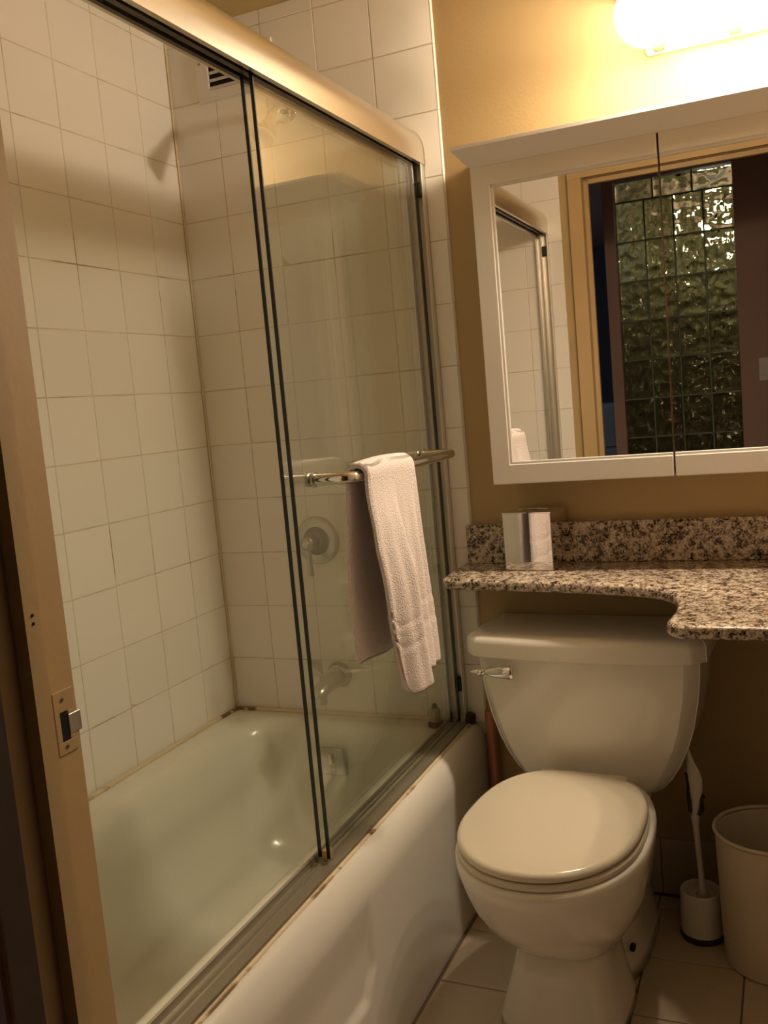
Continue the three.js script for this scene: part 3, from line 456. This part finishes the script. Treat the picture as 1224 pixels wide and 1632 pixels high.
// ------------------------------------------------------------------ toilet
{
  const t = thing('toilet', 'cream two-piece toilet with a closed round lid under the granite shelf', 'toilet', [1.086, 0, 0.004], -0.050);
  const N = 72;
  const D = (hw, zf, zb, nf, nb, y, cz = 0.46) => Array.from({ length: N }, (_, i) => { const a = -i / N * Math.PI * 2, s = Math.sin(a), c = Math.cos(a), n = c > 0 ? nf : nb; return [hw * Math.sign(s) * Math.pow(Math.abs(s), 2 / n), y, cz + (c > 0 ? zf - cz : cz - zb) * Math.sign(c) * Math.pow(Math.abs(c), 2 / n)]; }).reverse();
  // bowl and pedestal in one
  const B = [
    D(0.126, 0.605, 0.34, 4.2, 4, 0.0, 0.48), D(0.123, 0.602, 0.34, 4.2, 4, 0.02, 0.48), D(0.109, 0.585, 0.34, 4.0, 3.6, 0.07, 0.47), D(0.099, 0.572, 0.33, 3.6, 3.2, 0.115, 0.46), D(0.098, 0.57, 0.31, 3.0, 2.8, 0.145, 0.45),
    D(0.110, 0.585, 0.25, 2.4, 2.6, 0.168, 0.45), D(0.135, 0.628, 0.16, 2.15, 2.4, 0.198, 0.46), D(0.157, 0.674, 0.17, 2.08, 2.3, 0.238, 0.48), D(0.172, 0.708, 0.18, 2.05, 2.3, 0.280, 0.49), D(0.180, 0.730, 0.18, 2.05, 2.3, 0.322, 0.50), D(0.185, 0.744, 0.18, 2.05, 2.3, 0.350, 0.50),
    D(0.188, 0.750, 0.18, 2.05, 2.3, 0.366, 0.50), D(0.188, 0.750, 0.18, 2.05, 2.3, 0.380, 0.50), D(0.185, 0.746, 0.183, 2.05, 2.3, 0.386, 0.50), D(0.176, 0.735, 0.19, 2.05, 2.3, 0.388, 0.50)];
  part(t, 'bowl', loft(B, { capStart: true, capEnd: true }), M.porcelain);
  // rear trapway shell on either side
  const T2 = [[0.0, 0.124], [0.03, 0.120], [0.10, 0.106], [0.18, 0.102], [0.26, 0.110], [0.34, 0.125]].map(([y, hw]) => D(hw, 0.405 - 0.2 * y, 0.06, 3.4, 4, y, 0.2));
  part(t, 'trapway', loft(T2, { capStart: true, capEnd: true }), M.porcelain);
  for (const s of [-1, 1]) part(t, 'bolt_hole', new THREE.CylinderGeometry(0.009, 0.009, 0.006, 20).rotateZ(Math.PI / 2).rotateY(-s * 0.25).translate(s * 0.108, 0.075, 0.352), M.black, 'dark floor bolt hole');
  const soft = (hw, zf, zb, y0, y1, rd, dome) => { const f = (i, y) => D(hw - i, zf - i, zb + i, 2.1, 2.7, y, 0.515), L = []; L.push(f(rd * 0.6, y0)); L.push(f(rd * 0.15, y0 + rd * 0.25)); L.push(f(0, y0 + rd * 0.7)); L.push(f(0, y1 - rd)); for (let k = 1; k <= 5; k++) { const a = k / 5 * Math.PI / 2; L.push(f(rd * (1 - Math.cos(a)), y1 - rd + rd * Math.sin(a))); } for (let k = 1; k <= 5; k++) L.push(f(rd + (hw - rd) * 0.9 * k / 5, y1 + dome * Math.sin(k / 5 * Math.PI / 2))); return loft(L, { capStart: true, capEnd: true }); };
  part(t, 'seat', soft(0.179, 0.742, 0.272, 0.3885, 0.403, 0.006, 0), M.seat);
  part(t, 'seat_lid', soft(0.177, 0.743, 0.268, 0.4045, 0.424, 0.011, 0.005), M.seat, 'glossy cream closed lid');
  for (const s of [-1, 1]) part(t, 'hinge', new RoundedBoxGeometry(0.05, 0.028, 0.03, 3, 0.008).translate(s * 0.075, 0.402, 0.268), M.seat);
  // tank: bowed front, chamfered corners, sides curving in toward the bottom
  const tankLoop = (hw, zf, bow, ch, zb, y) => { const o = []; o.push([-hw, y, zb], [-hw, y, lerp(zb, zf - ch, 0.5)], [-hw, y, zf - ch - bow]); for (let k = 0; k <= 4; k++) { const a = k / 4; o.push([-hw + ch * (0.08 + 0.92 * a), y, zf - bow - ch * Math.pow(1 - a, 1.3)]); } for (let k = 1; k < 14; k++) { const u = k / 14 * 2 - 1; o.push([u * (hw - ch), y, zf - bow * u * u]); } for (let k = 4; k >= 0; k--) { const a = k / 4; o.push([hw - ch * (0.08 + 0.92 * a), y, zf - bow - ch * Math.pow(1 - a, 1.3)]); } o.push([hw, y, zf - ch - bow], [hw, y, lerp(zb, zf - ch, 0.5)], [hw, y, zb]); for (let k = 1; k < 8; k++) o.push([hw - 2 * hw * k / 8, y, zb]); return o; };
  const tl = [[0.338, 0.112, 0.178], [0.345, 0.128, 0.188], [0.36, 0.150, 0.196], [0.385, 0.172, 0.202], [0.42, 0.193, 0.205], [0.46, 0.2105, 0.208], [0.51, 0.226, 0.210], [0.57, 0.238, 0.212], [0.62, 0.244, 0.214], [0.668, 0.247, 0.215]].map(([y, hw, zf]) => tankLoop(hw + 0.006, zf + 0.024, 0.012, 0.03, 0.012, y));
  const tank = part(t, 'tank', loft(tl, { capStart: true, capEnd: true, crease: 0.5 }), M.porcelain);
  const ll = [[0.667, 0.0], [0.669, 0.002], [0.700, 0.002], [0.707, 0.0], [0.713, -0.005], [0.7165, -0.013], [0.718, -0.03]].map(([y, o]) => tankLoop(0.268 + o, 0.264 + o, 0.016, 0.03, 0.004 - Math.min(0, o), y));
  part(t, 'tank_lid', loft(ll, { capStart: true, capEnd: true, crease: 0.5 }), M.porcelain);
  // flush handle
  const hg = loft([[0, 0.004, 0.004], [0.015, 0.0085, 0.006], [0.03, 0.012, 0.007], [0.05, 0.015, 0.007], [0.066, 0.0155, 0.006], [0.072, 0.013, 0.004]].map(([x, a, b]) => Array.from({ length: 18 }, (_, i) => { const c = i / 18 * Math.PI * 2; return [x, a * Math.cos(c), b * Math.sin(c)]; })), { capStart: true, capEnd: true });
  const fh = part(t, 'flush_handle', hg.translate(-0.224, 0.632, 0.250), M.chrome, 'chrome flush handle');
  part(fh, 'handle_tip', lathe([[0, 0.034], [0.003, 0.03], [0.007, 0.016], [0.0085, 0], [0, -0.004]], 18).rotateZ(Math.PI / 2).translate(-0.222, 0.632, 0.252), M.chrome);
  part(fh, 'handle_stem', new THREE.CylinderGeometry(0.0075, 0.0095, 0.03, 20).rotateX(Math.PI / 2).translate(-0.212, 0.631, 0.237), M.chrome);
}
{
  const p = thing('supply_pipe', 'copper coloured pipe rising from the floor between tub and toilet', 'pipe', [0.7865, 0, 0.022]);
  part(p, 'pipe', new THREE.CylinderGeometry(0.014, 0.014, 0.46, 24).translate(0, 0.23, 0), M.copper);
  part(p, 'floor_collar', lathe([[0, 0.006], [0.017, 0.005], [0.0185, 0]], 28), M.copper);
}
// ------------------------------------------------------------------ brush and bin
{
  const b = thing('toilet_brush', 'white toilet brush standing in a round holder with a dark base ring beside the toilet', 'toilet brush', [1.298, 0, 0.153]);
  const h = part(b, 'brush_holder', lathe([[0, 0.008], [0.045, 0.008], [0.0465, 0.014], [0.0455, 0.108], [0.044, 0.113], [0.041, 0.113], [0.040, 0.106], [0.040, 0.095], [0.010, 0.101], [0, 0.101]], 44), M.whitePlastic);
  part(h, 'base_ring', lathe([[0, 0], [0.047, 0], [0.0495, 0.005], [0.048, 0.014], [0.044, 0.016], [0, 0.016]], 44), M.rubber, 'dark base ring');
  part(b, 'shaft', loft([[0.098, 0.017, 0.004], [0.112, 0.009, 0.004], [0.14, 0.0065, 0.003], [0.26, 0.0068, -0.003], [0.281, 0.009, -0.004], [0.287, 0.009, -0.004], [0.29, 0.006, -0.004]].map(([y, r, x]) => Array.from({ length: 18 }, (_, i) => { const c = i / 18 * Math.PI * 2; return [x + r * Math.cos(c), y, -r * Math.sin(c)]; })), { capStart: true, capEnd: true }), M.whitePlastic);
  const g = part(b, 'handle', loft([[0.288, 0.006, 0.006, -0.004], [0.305, 0.007, 0.006, -0.002], [0.325, 0.010, 0.007, 0.0], [0.345, 0.014, 0.008, 0.001], [0.37, 0.016, 0.008, 0.0], [0.392, 0.014, 0.007, -0.003], [0.41, 0.009, 0.006, -0.007], [0.428, 0.005, 0.004, -0.010], [0.442, 0.002, 0.002, -0.011]].map(([y, a, c2, x]) => Array.from({ length: 18 }, (_, i) => { const c = i / 18 * Math.PI * 2; return [x + a * Math.cos(c), y, -c2 * Math.sin(c)]; })), { capStart: true, capEnd: true }), M.whitePlastic);
  for (const [s, y0, y1] of [[-1, 0.295, 0.385], [1, 0.289, 0.335]]) part(g, 'grip', tube([[s * 0.009 - 0.004, y0, 0], [s * 0.014 - 0.002, (y0 + y1) / 2 - 0.01, 0], [s * 0.013 - 0.001, (y0 + y1) / 2 + 0.015, 0], [s * 0.017, y1, 0]], 0.0045, 24, 12), M.rubber, 'dark rubber grip');
  const w = thing('wastebasket', 'cream plastic wastebasket with a rolled rim at the right of the toilet brush', 'wastebasket', [1.452, 0, 0.21]);
  part(w, 'bin_wall', lathe([[0, 0.004], [0.094, 0.004], [0.098, 0.0], [0.1015, 0.004], [0.105, 0.06], [0.112, 0.29], [0.1105, 0.292], [0.1085, 0.29], [0.1015, 0.06], [0.097, 0.009], [0, 0.008]], 64), M.plastic);
  part(w, 'rim', new THREE.TorusGeometry(0.1125, 0.0042, 12, 64).rotateX(Math.PI / 2).translate(0, 0.297, 0), M.plastic);
}
// ------------------------------------------------------------------ hall seen in the mirror
const hallFloor = structure('hall_floor');
part(hallFloor, 'floor_slab', box(-1.6, 3.2, -0.1, 0, FRONT + 0.06, 6.2), M.hallFloor);
const hallCeil = structure('hall_ceiling');
part(hallCeil, 'ceiling_slab', box(-1.6, 3.2, 2.45, 2.55, FRONT + WALLT, 6.2), M.hallPaint);
const hallWalls = structure('wall_hall');
part(hallWalls, 'wall_slab', join(box(-1.7, -1.6, 0, 2.45, FRONT + WALLT, 6.3), box(3.2, 3.3, 0, 2.45, FRONT + WALLT, 6.3), box(-1.7, -0.9, 0, 2.45, FRONT + WALLT, FRONT + WALLT + 0.012)), M.hallPaint);
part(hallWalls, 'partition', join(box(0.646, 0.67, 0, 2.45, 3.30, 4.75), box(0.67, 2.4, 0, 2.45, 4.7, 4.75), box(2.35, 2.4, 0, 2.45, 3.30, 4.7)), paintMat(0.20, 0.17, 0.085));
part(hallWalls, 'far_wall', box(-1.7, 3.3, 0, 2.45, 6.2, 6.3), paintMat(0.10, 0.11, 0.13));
RectAreaLightUniformsLib.init();
const nightWindow = structure('window_1');
part(nightWindow, 'window_frame', join(box(-1.6, -1.57, 0.92, 0.98, 3.55, 4.65), box(-1.6, -1.57, 2.0, 2.06, 3.55, 4.65), box(-1.6, -1.57, 0.98, 2.0, 3.55, 3.61), box(-1.6, -1.57, 0.98, 2.0, 4.59, 4.65)), M.cabinet);
part(nightWindow, 'window_pane', box(-1.599, -1.59, 0.98, 2.0, 3.61, 4.59), std({ color: lin(0.1, 0.1, 0.12), roughness: 0.2, emissive: lin(0.72, 0.76, 1.0), emissiveIntensity: 0.4 }));
const dusk = new THREE.RectAreaLight(lin(0.72, 0.76, 1.0), 0.7, 0.98, 1.02); dusk.position.set(-1.58, 1.49, 4.1); dusk.lookAt(0, 1.49, 4.1); dusk.name = 'dusk_window_light'; scene.add(dusk);
const GZ = 3.2, GX0 = 0.705, GX1 = 1.292, GP = 0.14675, GR = 0.207;
const gw = structure('wall_glass_block');
part(gw, 'wall_slab', join(box(0.646, GX0 - 0.001, 0, 2.45, GZ - 0.03, GZ + 0.10), box(GX1 + 0.001, 3.2, 0, 2.45, GZ - 0.03, GZ + 0.10), box(GX0 - 0.001, GX1 + 0.001, 2.325, 2.45, GZ - 0.03, GZ + 0.10), box(GX0 - 0.001, GX1 + 0.001, 0, 0.14, GZ - 0.03, GZ + 0.10)), M.hallPaint);
{
  const R = rng(404), blocks = [];
  const blockGeo = (w, h, seed) => {
    const n = 22, t = 0.075, dome = (u, v) => Math.pow(Math.max(0, 16 * u * (1 - u) * v * (1 - v)), 0.35);
    const wave = (u, v, s) => 0.028 * (fbm(u * 3.9 + s * 7.3, v * 3.9 * h / w + s * 3.1, 4096, 2, 300 + s) - 0.5) * dome(u, v);
    const face = (z, s, flip) => { const g = new THREE.PlaneGeometry(w, h, n, n), p = g.attributes.position; for (let i = 0; i < p.count; i++) { const u = p.getX(i) / w + 0.5, v = p.getY(i) / h + 0.5; p.setZ(i, wave(u, v, s) - 0.004 * (1 - dome(u, v))); } if (flip) g.rotateY(Math.PI); g.translate(0, 0, z); return g; };
    const f = face(t / 2, seed, false), b = face(-t / 2, seed + 50, true);
    const o = (z, i) => [[-w / 2, -h / 2, z], [w / 2, -h / 2, z], [w / 2, h / 2, z], [-w / 2, h / 2, z]];
    let g = join(f, b, loft([o(-t / 2 + 0.004), o(t / 2 - 0.004)], { crease: 0.3 }));
    g.deleteAttribute('normal'); g = mergeVertices(g, 1e-5); g.computeVertexNormals(); return toCreasedNormals(g, 0.9);
  };
  const G1 = [1, 2, 3, 4, 5].map(s => blockGeo(GP - 0.009, GR - 0.009, s)), W3 = (GX1 - GX0) / 3, G2 = [7, 8].map(s => blockGeo(W3 - 0.009, 0.095, s));
  const y0 = 0.145; let k = 0;
  for (let j = 0; j < 10; j++) for (let i = 0; i < 4; i++) { const b = part(gw, 'glass_block', G1[(k++ * 3 + j) % 5], M.block); b.position.set(GX0 + GP * (i + 0.5), y0 + GR * (j + 0.5), GZ + 0.045); b.rotation.y = Math.PI; if (R() < 0.5) b.rotation.z = Math.PI; }
  for (let i = 0; i < 3; i++) { const b = part(gw, 'glass_block', G2[i % 2], M.block); b.position.set(GX0 + W3 * (i + 0.5), y0 + GR * 10 + 0.052, GZ + 0.045); b.rotation.y = Math.PI; }
  const mo = []; for (let j = 0; j <= 10; j++) mo.push(box(GX0, GX1, y0 + GR * j - 0.003, y0 + GR * j + 0.003, GZ + 0.014, GZ + 0.076)); for (let i = 1; i < 4; i++) mo.push(box(GX0 + GP * i - 0.003, GX0 + GP * i + 0.003, 0.14, y0 + GR * 10, GZ + 0.014, GZ + 0.076));
  for (let i = 1; i < 3; i++) mo.push(box(GX0 + W3 * i - 0.003, GX0 + W3 * i + 0.003, y0 + GR * 10, 2.325, GZ + 0.014, GZ + 0.076));
  part(gw, 'mortar_joint', join(...mo), M.mortar);
}
{
  const s = thing('light_switch', 'white double light switch plate on the dim brown hall wall, seen in the mirror', 'light switch', [1.425, 1.28, GZ - 0.03]);
  part(s, 'switch_plate', rbox(-0.045, 0.045, -0.058, 0.058, -0.006, 0, 0.002), M.whitePlastic);
  for (const x of [-0.022, 0.022]) part(s, 'toggle', rbox(x - 0.011, x + 0.011, -0.032, 0.032, -0.010, -0.005, 0.002), M.cabinet);
  const c = thing('white_cabinet', 'low pale cabinet standing in the dark room beyond the hall, seen in the mirror', 'cabinet', [0.1, 0, 5.3]);
  part(c, 'cabinet_body', rbox(-0.5, 0.5, 0.06, 1.14, -0.25, 0.25, 0.004), M.appliance);
  part(c, 'cabinet_foot', box(-0.48, 0.48, 0, 0.06, -0.22, 0.25), M.dark);
  for (const y of [0.14, 0.5, 0.82]) part(c, 'drawer', rbox(-0.48, 0.48, y, y + 0.29, -0.268, -0.25, 0.003), M.appliance);
  const l = thing('globe_lamp', 'globe lamp glowing behind the glass block wall, seen only through its wavy glass', 'lamp', [1.13, 0, 4.25]);
  part(l, 'lamp_pole', lathe([[0.0, 0.0], [0.14, 0.0], [0.14, 0.02], [0.015, 0.035], [0.012, 2.10], [0.03, 2.12], [0, 2.12]], 28), M.darkMetal);
  part(l, 'light_bulb', new THREE.SphereGeometry(0.055, 28, 20).translate(0, 2.17, 0), new THREE.MeshStandardMaterial({ color: lin(0.9, 0.88, 0.8), emissive: lin(1, 0.92, 0.7), emissiveIntensity: 16, roughness: 0.5 })).castShadow = false;
  const p = new THREE.PointLight(lin(1, 0.88, 0.55), 0.05, 0, 2); p.position.set(1.13, 2.17, 4.25); p.castShadow = true; p.shadow.radius = 4; p.name = 'globe_lamp_light'; scene.add(p);
}
renderer.render(scene, camera);
